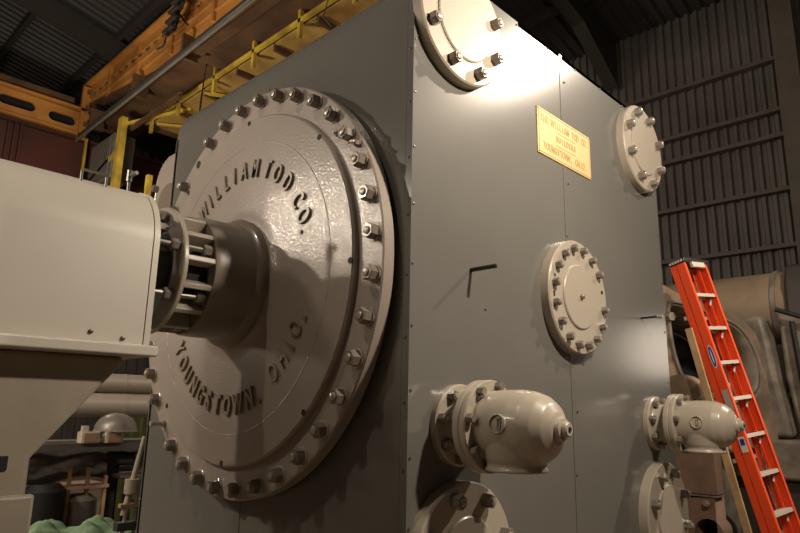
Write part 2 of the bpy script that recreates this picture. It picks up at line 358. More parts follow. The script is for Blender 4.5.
bm = NB(); cyl(bm, (XC, -.3, ZC), (XC, -1.6, ZC), .095, 40); finish(bm, 'rod', STEEL, Rd, smooth=True)

# ------------------------------------------------------------------ crosshead guide housing on the left
GX = -.60; GY = -.612; GT = .77; GB = .205; GL = 2 * XC - GX
H = thing('crosshead_guide_housing', 'long light grey guide housing with rounded top on a sloping cast pedestal', 'engine housing', (XC, -2, FZ))
def gprof(o=0, b=GB):
    r = .21 + o
    return [(GX + o, b)] + arc(GX + o - r, GT + o - r, r, 0, 90, 12) + arc(GL - o + r, GT + o - r, r, 90, 180, 12) + [(GL - o, b)]
def shell(bm, prof, inner, y0, y1):
    n = len(prof); A = [bm.verts.new((x, y0, z)) for x, z in prof]; B = [bm.verts.new((x, y1, z)) for x, z in prof]
    A2 = [bm.verts.new((x, y0, z)) for x, z in inner]; B2 = [bm.verts.new((x, y1, z)) for x, z in inner]
    for i in range(n - 1):
        bm.faces.new((A[i], A[i + 1], B[i + 1], B[i])); bm.faces.new((A2[i], B2[i], B2[i + 1], A2[i + 1]))
        bm.faces.new((A[i], A2[i], A2[i + 1], A[i + 1])); bm.faces.new((B[i], B[i + 1], B2[i + 1], B2[i]))
    for i in (0, n - 1): bm.faces.new((A[i], B[i], B2[i], A2[i]))
bm = NB(); shell(bm, gprof(0), gprof(-.012), -4.2, GY - .022); finish(bm, 'curved_cover', GUIDE, H, smooth=True, angle=30)
bm = NB(); shell(bm, gprof(.004), gprof(-.03), GY - .020, GY); finish(bm, 'end_strip', GUIDE, H, smooth=True, angle=30)
bm = NB(); box(bm, GL + .012, GX - .012, -1.75, -1.7, GB, .6); finish(bm, 'inner_bulkhead', DARK, H)
bm = NB(); box(bm, GL - .035, GX + .035, -4.2, GY + .02, .170, GB); finish(bm, 'base_ledge', GUIDE, H, bevel=.006)
bm = NB(); pp = [(-4.2, .170), (-.645, .170), (-.66, .138), (-.892, -.145), (-.878, FZ), (-4.2, FZ)]
prism(bm, pp, lambda p: (GX - .08, p[0], p[1]), lambda p: (GL + .08, p[0], p[1])); finish(bm, 'pedestal', PEDES, H, bevel=.02, seg=3)
bm = NB(); box(bm, GX - .09, GX - .066, -4.2, -.872, FZ + .01, -.245); finish(bm, 'pedestal_foot', PEDES, H, bevel=.01)
bm = NB(); box(bm, GX - .085, GX - .074, -1.2, -.955, -.175, -.135); box(bm, GX - .085, GX - .078, -1.2, -.975, -.215, -.175); finish(bm, 'slot', DARK, H)
for y, z in ((-.80, .235), (-.70, .222)):
    bm = NB(); lathe(bm, [(.008, 0), (.007, .006), (0, .008)], (GX, y, z), XP, 8); finish(bm, 'screw', SCREW, H)
bm = NB(); tube(bm, [(-.70, -.855, .735), (-.70, -.855, .772), (-.70, -.848, .780), (-.70, -.782, .780), (-.70, -.775, .772), (-.70, -.775, .735)], .0045, 8); o = finish(bm, 'lifting_handle', STEEL, H, smooth=True); o['label'] = 'small bright wire handle on top of the cover'
bm = NB(); cyl(bm, (-.88, -.63, .68), (-.88, -.63, .865), .006, 8); cyl(bm, (-.88, -.63, .865), (-.84, -.62, .87), .008, 8); cyl(bm, (-.88, -.63, .84), (-.88, -.63, .885), .011, 8); tag(finish(bm, 'oil_pipe', STEEL, smooth=True), 'thin bright oil pipe with elbow rising at the end of the guide housing', 'pipe')

# ------------------------------------------------------------------ round cover plates on the side
def cover_plate(name, label, y, z, r, rb, n, ph, meshes, thick=.045, rin=None, missing=(), group='round cover plates on the side panel'):
    c = thing(name, label, 'cover plate', (0, y, z), group); o_ = (0, y, z)
    bm = NB(); lathe(bm, [(0, 0), (r, 0), (r, thick - .006), (r - .006, thick), (0, thick)], o_, XP, 72); finish(bm, 'flange_disc', TAUPE2, c, smooth=True, angle=30)
    if rin:
        bm = NB(); lathe(bm, [(rin, thick - .001), (rin, thick + .004), (rin - .005, thick + .008), (0, thick + .008)], o_, XP, 60); finish(bm, 'raised_centre', TAUPE2, c, smooth=True, angle=30)
    for k in range(n):
        t = ph + k * 2 * pi / n; p = (thick, y + rb * sin(t), z + rb * cos(t))
        if k in missing: dot_hole(c, p, XP, .008); continue
        place_nut(meshes, p, XP, c, random.uniform(0, 1), washer=False)
    return c
DY = .8409
cover_plate('cover_plate', 'round blank cover plate at the top beside the casing corner, cut off by the frame', YM - DY, 1.5366, .26, .213, 8, -.3976, NUT_MID, rin=.165)
cover_plate('cover_plate', 'round blank cover plate near the far upper corner with the dark wall behind', YM + DY, 1.5366, .26, .213, 8, -.3816, NUT_MID, rin=.165)
F3 = cover_plate('cover_plate', 'round cream cover plate with many small nuts at the middle of the side panel', YM, .5351, .265, .2252, 16, -.2306, NUT_SML, rin=.15, missing=(4,))
bm = NB(); lathe(bm, [(.012, 0), (.012, .012), (.006, .018), (0, .018)], (.052, YM, .535), XP, 6); finish(bm, 'centre_plug', NUTM, F3)
for a in (-75, -95, -98, 100, 168, 190): dot_hole(F3, (.045, YM + .225 * sin(R(a + 3)), .535 + .225 * cos(R(a + 3))), XP, .006)
cover_plate('cover_plate', 'large round cover plate at the bottom edge below the nearer elbow, in shadow', YM - DY, -.478, .26, .213, 8, -.33, NUT_MID, rin=.15, thick=.05)
cover_plate('cover_plate', 'round cover plate at the far bottom corner below the farther elbow', YM + DY, -.492, .26, .213, 8, -.45, NUT_MID, rin=.15, thick=.05)

# elbows
def elbow(y, label):
    z0 = -.032; e = thing('exhaust_elbow', label, 'pipe elbow', (0, y, z0), 'cast pipe elbows on the side panel')
    o_ = (0, y, z0)
    bm = NB(); lathe(bm, [(.08, 0), (.14, 0), (.14, .022), (.134, .028), (.105, .03), (.098, .04), (.098, .09), (.11, .105), (.08, .105), (.08, 0)], o_, XP, 56); finish(bm, 'wall_flange', TAUPE2, e, smooth=True, angle=35)
    bm = NB(); lathe(bm, [(.08, .105), (.150, .105), (.153, .109), (.153, .128), (.150, .132), (.08, .132), (.08, .105)], o_, XP, 56); finish(bm, 'joint_ring', TAUPE2, e, smooth=True, angle=30)
    bm = NB(); lathe(bm, [(.08, .1325), (.150, .1325), (.153, .136), (.153, .153), (.149, .158), (.08, .158), (.08, .1325)], o_, XP, 56); finish(bm, 'body_flange', TAUPE2, e, smooth=True, angle=30)
    # body: a bulb with a dome end; the outlet is merged by voxel remesh
    bm = NB(); lathe(bm, [(0, .14), (.113, .14), (.117, .17), (.120, .23), (.120, .28), (.115, .325), (.102, .362), (.080, .390), (.050, .408), (.025, .414), (0, .415)], o_, XP, 56)
    c = Vector((.250, y, z0)); lathe(bm, [(0, 0), (.112, 0), (.110, .06), (.102, .10), (.096, .112), (.096, .124), (.103, .129), (.103, .137), (.0, .139)], c, (0, 0, -1), 56)
    b = finish(bm, 'elbow_body', TAUPE2, e, smooth=True)
    md = b.modifiers.new('remesh', 'REMESH'); md.mode = 'VOXEL'; md.voxel_size = .0042; md.use_smooth_shade = True
    sm = b.modifiers.new('smooth', 'SMOOTH'); sm.factor = .5; sm.iterations = 6
    bm = NB(); lathe(bm, [(.036, .400), (.038, .419), (.034, .425), (.023, .427), (.023, .440), (.019, .444), (.009, .444), (.009, .43), (0, .43)], o_, XP, 24); finish(bm, 'end_boss', TAUPE2, e, smooth=True, angle=40)
    dot_hole(e, (.4445, y, z0), XP, .007)
    # cast emblem on the side
    cen = Vector((.262, y - .120, z0 + .012)); ax = Vector((.03, -1, .06)).normalized()
    bm = NB(); lathe(bm, [(.026, -.006), (.030, -.006), (.030, .003), (.028, .0045), (.0265, .003), (.026, -.006)], cen, ax, 32); finish(bm, 'emblem_ring', TAUPE2, e, smooth=True)
    bm = NB(); fbox(bm, cen + ax * .0, XP * .0022, ax * .004, Vector((0, 0, .017))); fbox(bm, cen + XP * .010, XP * .0022, ax * .004, Vector((0, 0, .010))); fbox(bm, cen + Vector((.005, 0, .016)), XP * .006, ax * .004, Vector((0, 0, .002))); fbox(bm, cen + Vector((.005, 0, -.014)), XP * .006, ax * .004, Vector((0, 0, .002))); finish(bm, 'emblem_mark', TAUPE2, e)
    for k in range(8):
        t = .2 + k * pi / 4; place_nut(NUT_SML, (.028, y + .118 * sin(t), z0 + .118 * cos(t)), XP, e, k * .7, washer=False)
        place_nut(NUT_SML, (.158, y + .136 * sin(t), z0 + .136 * cos(t)), XP, e, k * .5, washer=False, stud=False, scale=.85)
    return e
elbow(YM - DY, 'glossy taupe cast pipe elbow nearer the camera, beside the casing corner')
elbow(YM + DY, 'taupe cast pipe elbow at the far end of the casing, in front of the ladder')

# pins
def pin(y, z, L, label):
    bm = NB(); cyl(bm, (-.002, y, z), (L, y, z), .0085, 16); cyl(bm, (L, y, z), (L + .002, y, z), .006, 12); t = tag(finish(bm, 'steel_pin', PINM, smooth=True), label, 'pin')
pin(.341, .541, .116, 'dark steel pin sticking out of the side panel left of the middle cover plate')
bm = NB(); P_ = thing('capped_pin', 'thin dark pin with pale tip sticking out at the far edge of the side panel', 'pin', (0, 1.851, .527))
cyl(bm, (-.002, 1.851, .527), (.095, 1.851, .527), .006, 12); finish(bm, 'pin', PINM, P_, smooth=True)
bm = NB(); cyl(bm, (.09, 1.851, .527), (.118, 1.851, .527), .010, 12); finish(bm, 'pin_tip', STUDM, P_, smooth=True)

# brass plate
B = thing('brass_nameplate', 'pale brass maker plate with stamped lettering on the upper side panel', 'nameplate', (0, YM, 1.3))
bm = NB(); box(bm, .0, .006, .839, 1.341, 1.182, 1.414); finish(bm, 'plate', BRASS, B, bevel=.002)
bm = NB()
for a in ((.849, 1.331, 1.403, 1.4055), (.849, 1.331, 1.1905, 1.193)): box(bm, .006, .0075, a[0], a[1], a[2], a[3])
for a in ((.849, .8515, 1.1905, 1.4055), (1.3285, 1.331, 1.1905, 1.4055)): box(bm, .006, .0075, a[0], a[1], a[2], a[3])
finish(bm, 'border_line', BRASSD, B)
def plate_line(s, z, size, y0, y1, bold=.0008, sx=.8):
    n = len(s)
    for i, ch in enumerate(s):
        if ch == ' ': continue
        y = y0 + (y1 - y0) * (i + .5) / n; char(ch, (.0065, y, z), (0, 1, 0), (0, 0, 1), size, .002, BRASSD, B, bold=bold, sx=sx)
plate_line('THE WILLIAM TOD CO.', 1.364, .050, .865, 1.32, .0012, .62)
plate_line('BUILDERS', 1.297, .040, 1.0, 1.19)
plate_line('YOUNGSTOWN, OHIO.', 1.230, .050, .885, 1.30, .0012, .62)
bm = NB(); box(bm, .006, .0072, 1.0, 1.18, 1.330, 1.332); box(bm, .006, .0072, 1.0, 1.18, 1.262, 1.264); finish(bm, 'rule_line', BRASSD, B)
for yy in (.846, 1.334):
    for zz in (1.189, 1.407):
        o = bpy.data.objects.new('rivet', scm); link(o, B); o.location = Vector((.006, yy, zz)) - wloc(B); o.rotation_euler = orient(XP, 0).to_euler(); o.scale = (.6, .6, .6)

# ------------------------------------------------------------------ step ladder
d = Vector((.069, .015, -.2967)).normalized(); wv = Vector((.2, .98, 0)); wv = (wv - d * wv.dot(d)).normalized(); nv = wv.cross(d).normalized()
if nv.x < 0: nv = -nv
PL = Vector((-.4582, 4.3058, 1.061)); SP = .305
tfoot = (PL.z - FZ) / -d.z
L = thing('step_ladder', 'tall orange fibreglass step ladder with pale metal steps leaning behind the casing', 'ladder', PL + d * tfoot)
def rail(sw, noff, width, t0, t1, name, tk=.006, fl=.028):
    bm = NB(); a = PL + d * t0 + wv * sw * .185 + nv * noff; b = PL + d * t1 + wv * sw * (.185 + .0) + nv * noff; c = (a + b) / 2; hl = (b - a) / 2
    fbox(bm, c, hl, wv * tk / 2, nv * width / 2)
    for s in (-1, 1): fbox(bm, c + nv * s * width / 2 - wv * sw * fl / 2, hl, wv * fl / 2, nv * tk / 2)
    return finish(bm, name, LADO, L)
for s in (-1, 1):
    rail(s, -.032, .070, -.30, tfoot, 'front_rail'); rail(s, -.106, .052, -.29, tfoot - .06, 'rear_rail')
for k in range(9):
    c = PL + d * SP * k - nv * .045
    bm = NB(); fbox(bm, c, wv * .183, nv * .042, d * .004); fbox(bm, c + nv * .040 + d * .012, wv * .183, nv * .003, d * .014); fbox(bm, c - nv * .040 + d * .012, wv * .183, nv * .003, d * .014)
    finish(bm, 'step', ALU, L)
    for s in (-1, 1):
        bm = NB(); beam(bm, c + wv * s * .178 + d * .015, c + wv * s * .10 + d * .09, .02, .003, nv); finish(bm, 'step_brace', ALU, L)
for k in range(5):
    bm = NB(); c = PL + d * SP * (2 * k + .6) - nv * .155; fbox(bm, c, wv * .183, nv * .012, d * .016); finish(bm, 'rear_brace', ALU, L)
for s in (-1, 1):
    bm = NB(); tube(bm, [PL + d * 1.2 - nv * .08 + wv * s * .165, PL + d * 1.55 - nv * .10 + wv * s * .165, PL + d * 1.9 - nv * .14 + wv * s * .165], .007, 6); finish(bm, 'spreader_bar', STEEL, L, smooth=True)
bm = NB(); fbox(bm, PL - d * .31 - nv * .060, wv * .195, nv * .078, d * .02); finish(bm, 'top_cap', LCAP, L, bevel=.008)
bm = NB()
for i in range(-2, 3): fbox(bm, PL - d * .31 - nv * (.060 + i * .027) - wv * .202, nv * .009, wv * .003, d * .010)
finish(bm, 'cap_socket', ALU, L)
bm = NB(); fbox(bm, PL - d * .265 + nv * .02, wv * .10, nv * .015, d * .025); finish(bm, 'cap_bracket', ALU, L, bevel=.004)
for s in (-1, 1):
    bm = NB(); fbox(bm, PL + d * (tfoot - .03) + wv * s * .185 - nv * .045, wv * .02, nv * .055, d * .03); finish(bm, 'foot', LCAP, L)
def sticker(t, ln, wd, m, name, oval=False, lift=.002):
    c = PL + d * t - wv * (.185 + .003 + lift) - nv * .032; n = 24 if oval else 4; bm = NB()
    pts = [(cos(2 * pi * (i + .5) / n), sin(2 * pi * (i + .5) / n)) for i in range(n)]; k = 1 if oval else 1.414
    prism(bm, pts, lambda p: c + d * p[0] * ln / 2 * k + nv * p[1] * wd / 2 * k, lambda p: c - wv * .001 + d * p[0] * ln / 2 * k + nv * p[1] * wd / 2 * k); return finish(bm, name, m, L)
sticker(.56, .20, .050, WHITE, 'oval_label', True); sticker(.56, .18, .036, BLUE, 'label_field', True, .004); sticker(.56, .12, .010, WHITE, 'label_stripe', True, .006)
sticker(.93, .17, .055, SGREY, 'warning_label'); sticker(1.29, .12, .055, WHITE, 'warning_label'); sticker(1.27, .05, .035, BLUE, 'label_field', False, .004)
# plank
bm = NB(); a = Vector((-.51, 3.98, .72)); b = Vector((-.04, 3.96, -1.6)); beam(bm, a, b, .03, .055, (1, 0, 0)); tag(finish(bm, 'wooden_plank', WOOD, bevel=.002), 'narrow pale wooden plank leaning just left of the orange ladder', 'plank')

# ------------------------------------------------------------------ rusty engine frame behind the ladder
F = thing('rusty_engine_frame', 'large rusty brown engine frame casting with a round bore behind the ladder', 'engine frame', (-.3, 5.2, FZ))
FA = Vector((-.95, 4.6, 0)); FU = Vector((.4226, .9063, 0)); FN = Vector((.9063, -.4226, 0))
def chaikin(p, k=2):
    for _ in range(k):
        q = []
        for i in range(len(p)):
            a, b = p[i], p[(i + 1) % len(p)]
            q += [(a[0] * .75 + b[0] * .25, a[1] * .75 + b[1] * .25), (a[0] * .25 + b[0] * .75, a[1] * .25 + b[1] * .75)]
        p = q
    return p
opening = chaikin([(.06, 1.08), (.06, .85), (.08, .64), (.13, .46), (.21, .29), (.34, .23), (.63, .18), (.92, .14), (1.14, .24), (1.19, .43), (1.14, .63), (1.02, .82), (.87, .92), (.55, .99), (.25, 1.06)])
outer = [(-.45, -.30), (-.45, 1.34), (-.02, 1.26), (.2, 1.17), (.55, 1.10), (.85, 1.03), (1.02, .97), (1.18, .84), (1.26, .66), (1.28, .38), (1.30, .10), (1.36, -.30)]
MF = Matrix(((FU.x, 0, FN.x, FA.x - FN.x * .07), (FU.y, 0, FN.y, FA.y - FN.y * .07), (0, 1, 0, 0), (0, 0, 0, 1)))
o = holed_plate('side_plate', outer, [opening], .14, MF, RUST, F); o.modifiers.new('b', 'BEVEL').width = .012
mid = (sum(p[0] for p in opening) / len(opening), sum(p[1] for p in opening) / len(opening))
bm = NB(); rings = []
for dep, sc in ((-.0, 1.0), (-.15, .985), (-.40, .93), (-.62, .86)):
    rings.append([bm.verts.new(FA + FU * (mid[0] + (q[0] - mid[0]) * sc) + Vector((0, 0, mid[1] + (q[1] - mid[1]) * sc)) + FN * dep) for q in opening])
for A_, B_ in zip(rings, rings[1:]):
    for k in range(len(A_)): bm.faces.new((A_[k], A_[(k + 1) % len(A_)], B_[(k + 1) % len(A_)], B_[k]))
o = finish(bm, 'opening_lining', RUSTG, F, smooth=True, angle=60); o.modifiers.new('s', 'SOLIDIFY').thickness = .02
bm = NB(); rings = []
for k in range(len(opening)):
    q = opening[k]; dv = Vector((q[0] - mid[0], q[1] - mid[1])).normalized(); c = FA + FU * q[0] + Vector((0, 0, q[1])); rd = (FU * dv.x + Vector((0, 0, dv.y)))
    rings.append([bm.verts.new(c + rd * (.018 + .02 * cos(t)) + FN * (.004 + .018 * sin(t))) for t in [2 * pi * m_ / 6 for m_ in range(6)]])
for k in range(len(rings)):
    A_, B_ = rings[k], rings[(k + 1) % len(rings)]
    for m_ in range(6): bm.faces.new((A_[m_], A_[(m_ + 1) % 6], B_[(m_ + 1) % 6], B_[m_]))
finish(bm, 'opening_rim', RUSTG, F, smooth=True)
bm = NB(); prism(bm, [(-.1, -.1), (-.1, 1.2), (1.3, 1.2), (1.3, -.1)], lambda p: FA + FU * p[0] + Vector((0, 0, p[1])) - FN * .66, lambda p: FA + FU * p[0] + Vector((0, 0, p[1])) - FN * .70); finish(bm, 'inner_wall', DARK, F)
bm = NB(); lathe(bm, [(0, -1.9), (.40, -1.9), (.43, -1.8), (.43, -.36), (.40, -.33), (0, -.33)], (0, 7.0, 1.27), XP, 56); finish(bm, 'barrel', TANK, F, smooth=True)
bm = NB(); lathe(bm, [(.43, -.50), (.452, -.50), (.452, -.45), (.43, -.45)], (0, 7.0, 1.27), XP, 56); finish(bm, 'barrel_band', RUSTG, F, smooth=True, angle=30)
bm = NB(); prism(bm, [(6.5, .5), (6.5, 1.50), (6.62, 1.70), (6.9, 1.76), (7.4, 1.76), (7.4, .5)], lambda p: (-.33, p[0], p[1]), lambda p: (.6, p[0], p[1])); finish(bm, 'end_block', CONDUIT, F, bevel=.03)
bm = NB(); prism(bm, [(-.70, 1.03), (-.43, 1.05), (-.38, .75), (-.345, .39), (-.26, -.2), (-.75, -.2), (-.62, .4)], lambda p: (p[0], 5.86, p[1]), lambda p: (p[0], 6.2, p[1])); finish(bm, 'flared_column', RUSTG, F, bevel=.05, seg=3)
bm = NB(); prism(bm, [(-.31, 1.08), (-.06, .98), (.3, .95), (.3, -.2), (-.22, -.2), (-.30, .4)], lambda p: (p[0], 6.0, p[1]), lambda p: (p[0], 6.4, p[1])); finish(bm, 'right_column', RUSTG, F, bevel=.03)
bm = NB(); cyl(bm, (-.17, 5.93, .97), (-.10, 5.93, -.2), .025, 14); cyl(bm, (-.30, 5.90, 1.10), (.1, 5.90, .93), .025, 14); finish(bm, 'dark_pipe', BLACK, F, smooth=True)
bm = NB(); box(bm, -1.0, .7, 5.70, 6.4, -.60, -.22); finish(bm, 'lower_casting', RUSTG, F, bevel=.03)
bm = NB(); box(bm, -.9, .8, 5.8, 6.3, FZ, -.60); finish(bm, 'foundation', CONDUIT, F)
bm = NB(); box(bm, -1.9, -.8, 4.9, 7.3, FZ, -.32); finish(bm, 'bed_casting', RUSTG, F, bevel=.03)
bm = NB(); lathe(bm, [(.045, 0), (.045, .06), (0, .06)], FA + FU * .04 + Vector((0, 0, .93)) , FN, 6); finish(bm, 'hex_bolt', RUSTG, F)
# block in front, left of the ladder
K = thing('bearing_block', 'flat brown block standing between the far elbow and the ladder foot', 'machine block', (-.3, 3.6, FZ))
bm = NB(); box(bm, -.62, -.20, 3.4, 3.55, -.545, -.18); finish(bm, 'upper_block', RUST2, K, bevel=.008)
MK = Matrix(((1, 0, 0, 0), (0, 0, -1, 3.5), (0, 1, 0, 0), (0, 0, 0, 1)))
holed_plate('lower_block', [(-.62, FZ), (-.62, -.56), (-.45, -.555), (-.40, -.575), (-.22, -.56), (-.21, FZ)], [arc(-.275, -.80, .095, 0, 360, 28)[:-1]], .2, MK, RUST2, K)
bm = NB(); cyl(bm, (-.275, 3.61, -.80), (-.275, 3.63, -.80), .12, 24); finish(bm, 'hole_back', DARK, K)
bm = NB(); lathe(bm, [(.028, 0), (.028, .03), (.018, .035), (.018, .05), (0, .05)], (-.27, 3.40, -.60), YN, 6); finish(bm, 'hex_bolt', RUST, K)
bm = NB(); box(bm, -.55, -.20, 3.39, 3.56, -.557, -.547); finish(bm, 'shim_plate', RUSTG, K)
# curved lower casting, top left of the far elbow
bm = NB(); prism(bm, [(-1.0, -.3), (-1.0, .35)] + arc(-.74, .12, .24, 120, 0, 10) + [(-.42, .08), (-.36, -.3)], lambda p: (p[0], 4.30, p[1]), lambda p: (p[0], 4.45, p[1])); finish(bm, 'rounded_lug', RUST, F, bevel=.03, seg=3)

# ------------------------------------------------------------------ overhead crane
D = thing('overhead_crane_bridge', 'orange riveted overhead crane girder high behind the casing', 'crane', (-8, 3.2, 6.2))
bot = [(-13.3, 6.72), (-12.2, 6.55), (-11.1, 6.38), (-9.6, 6.16), (-8.4, 6.03), (-7, 5.98), (1, 5.98)]
bm = NB(); prism(bm, [(-13.3, 7.18), (1, 7.18)] + bot[::-1], lambda p: (p[0], 3.0, p[1]), lambda p: (p[0], 3.04, p[1])); finish(bm, 'girder_web', ORANGE, D)
bm = NB(); box(bm, -13.4, 1, 2.88, 3.5, 7.18, 7.24); finish(bm, 'top_flange', ORANGE, D)
bm = NB()
for (xa, za), (xb, zb) in zip(bot, bot[1:]): beam(bm, (xa, 3.06, za), (xb, 3.06, zb), .20, .05)
finish(bm, 'bottom_flange', CRBROWN, D)
for z in (6.95, 6.72, 6.50):
    bm = NB(); box(bm, -12.9 if z > 6.6 else -11.8, 1, 2.965, 3.0, z - .02, z + .02); finish(bm, 'web_stiffener', ORANGE, D)
for x in (-12, -10.5, -9, -7.5, -6):
    bm = NB(); box(bm, x - .04, x + .04, 2.95, 3.0, 6.5 if x < -11 else 6.3, 7.18); finish(bm, 'web_stiffener', ORANGE, D)
for i in range(24):
    x = -12.8 + i * .34; bm = NB(); lathe(bm, [(.035, 0), (.025, .03), (0, .035)], (x, 2.965, 6.84 + .0 * i), YN, 6); finish(bm, 'rivet', CRBROWN, D)
bm = NB(); box(bm, -13.3, 1, 3.9, 4.0, 6.15, 7.0); finish(bm, 'rear_girder', CRBROWN, D)
bm = NB(); box(bm, -13.0, 1, 3.05, 3.9, 6.10, 6.14); finish(bm, 'underside_plate', CRBROWN, D)
bm = NB(); tube(bm, [(-12.9, 2.8, 5.78), (-11, 2.8, 5.84), (-6, 2.8, 5.93), (1, 2.8, 5.98)], .05, 10); finish(bm, 'line_shaft', CONDUIT, D, smooth=True)
bm = NB(); tube(bm, [(-12.9, 2.75, 5.66), (-6, 2.75, 5.80), (1, 2.75, 5.86)], .03, 8); finish(bm, 'conduit', CABM, D, smooth=True)
for x in (-12.4, -10.2, -8.2):
    bm = NB(); box(bm, x - .04, x + .04, 2.8, 3.1, 5.84, 6.3); finish(bm, 'shaft_bracket', CRBROWN, D)
# walkway
W_ = thing('crane_walkway', 'yellow railed walkway slung beneath the orange crane girder', 'walkway', (-8, 4.6, 5.9))
for i in range(6):
    x0 = -11.3 + i * 1.15; bm = NB(); box(bm, x0 + .02, x0 + 1.13, 3.7, 4.75, 5.86, 5.90); finish(bm, 'floor_plate', OCHRE, W_)
    bm = NB(); box(bm, x0 + .02, x0 + 1.13, 4.77, 6.2, 5.86, 5.90); finish(bm, 'floor_plate', TAN if i < 3 else OCHRE, W_)
    bm = NB(); box(bm, x0 - .03, x0 + .03, 3.7, 6.2, 5.76, 5.86); finish(bm, 'joist', CRBROWN, W_)
bm = NB(); box(bm, -11.4, -4.5, 3.60, 3.66, 5.88, 5.95); finish(bm, 'edge_rail', YELLOW, W_)
bm = NB(); box(bm, -11.4, -4.5, 3.62, 3.66, 6.22, 6.27); finish(bm, 'mid_rail', CRBROWN, W_)
for x in (-11.1, -9.9, -8.5, -7.2, -5.9, -4.6):
    bm = NB(); box(bm, x - .035, x + .035, 3.60, 3.66, 5.6, 6.35); finish(bm, 'rail_post', YELLOW, W_)
bm = NB(); box(bm, -11.6, -4.5, 4.70, 4.78, 5.72, 5.84); finish(bm, 'cross_beam', CRBROWN, W_)
for x0 in (-11.0, -9.0):
    bm = NB(); beam(bm, (x0, 3.7, 5.80), (x0 + 1.2, 5.6, 5.80), .06, .05); finish(bm, 'diagonal_brace', YELLOW, W_)
# yellow stair/cab frame
Y_ = thing('yellow_access_frame', 'tall yellow post with diagonal brace below the left end of the crane', 'frame', (-11, 3, 3.4))
bm = NB(); box(bm, -11.25, -11.05, 3.0, 3.12, 3.4, 5.75); finish(bm, 'post', YELLOW, Y_)
bm = NB(); box(bm, -10.3, -10.2, 3.3, 3.4, 3.4, 4.35); finish(bm, 'post', YELLOW, Y_)
bm = NB(); beam(bm, (-12.7, 3.05, 4.70), (-11.2, 3.05, 5.05), .06, .07); finish(bm, 'brace', YELLOW, Y_)
bm = NB(); beam(bm, (-11.15, 3.05, 5.6), (-9.9, 3.9, 5.86), .05, .06); finish(bm, 'brace', YELLOW, Y_)
bm = NB(); box(bm, -11.3, -9.0, 3.2, 3.28, 5.55, 5.62); finish(bm, 'cross_rail', CRBROWN, Y_)
bm = NB(); box(bm, -13.0, -12.94, 2.95, 3.0, 3.4, 5.8); finish(bm, 'slender_post', YELLOW, Y_)
E_ = thing('electrical_cabinet', 'grey electrical cabinet hung under the crane end beside the yellow post', 'cabinet', (-12.2, 3.2, 4.4))
bm = NB(); box(bm, -12.75, -11.5, 3.05, 3.5, 4.55, 5.55); finish(bm, 'cabinet_body', CABM, E_, bevel=.02)
bm = NB(); box(bm, -12.66, -11.6, 3.02, 3.05, 4.64, 5.46); finish(bm, 'cabinet_door', CABM, E_, bevel=.01)
bm = NB(); box(bm, -11.74, -11.70, 2.98, 3.02, 4.95, 5.1); finish(bm, 'door_handle', STEEL, E_)
# end truck
E2 = thing('crane_end_truck', 'orange crane end truck with two long oval slots at the far left', 'crane', (-13.2, 1, 6))
def slot(y0, y1, z0, z1):
    r = (z1 - z0) / 2; zc = (z0 + z1) / 2
    return arc(y1 - r, zc, r, -90, 90, 8) + arc(y0 + r, zc, r, 90, 270, 8)
MYZ = Matrix(((0, 0, 1, -13.2), (1, 0, 0, 0), (0, 1, 0, 0), (0, 0, 0, 1)))
holed_plate('slotted_plate', [(-2, 6.0), (2.9, 5.92), (2.9, 6.46), (-2, 6.56)], [slot(2.2, 2.76, 6.08, 6.30), slot(1.22, 1.93, 6.12, 6.34), slot(.2, .95, 6.12, 6.34)], .06, MYZ, ORANGE, E2)
bm = NB(); box(bm, -13.7, -13.4, -2, 2.9, 5.95, 6.5); finish(bm, 'inner_web', DARK, E2)
bm = NB(); box(bm, -13.9, -13.1, -2, 2.95, 6.5, 6.56); box(bm, -13.9, -13.1, -2, 2.95, 5.90, 5.95); finish(bm, 'truck_flange', ORANGE, E2)
bm = NB(); box(bm, -13.8, -13.25, -2, 2.7, 6.56, 6.80); finish(bm, 'upper_beam', CRBROWN, E2)
for k in range(6):
    bm = NB(); box(bm, -13.22, -13.08, 2.90 + .0 * k, 3.0, 5.92 + k * .2, 6.04 + k * .2); finish(bm, 'bolt_plate', CRBROWN if k % 2 else ORANGE, E2)
bm = NB(); box(bm, -13.2, -13.1, 2.82, 2.98, 5.8, 7.1); finish(bm, 'end_plate', ORANGE, E2)
Rw = thing('runway_girder', 'dark maroon runway beam below the orange end truck', 'beam', (-13.3, 1, 4.5))
bm = NB(); box(bm, -13.5, -13.3, -4, 8.5, 4.0, 5.80); finish(bm, 'web', MAROON, Rw)
bm = NB(); box(bm, -13.65, -13.15, -4, 8.5, 5.80, 5.86); box(bm, -13.65, -13.15, -4, 8.5, 3.95, 4.0); finish(bm, 'flange', MAROON, Rw)
for y in (1.5, 1.62, 1.74, -.2, 4.0):
    bm = NB(); box(bm, -13.3, -13.18, y - .02, y + .02, 4.0, 5.8); finish(bm, 'stiffener', MAROON, Rw)
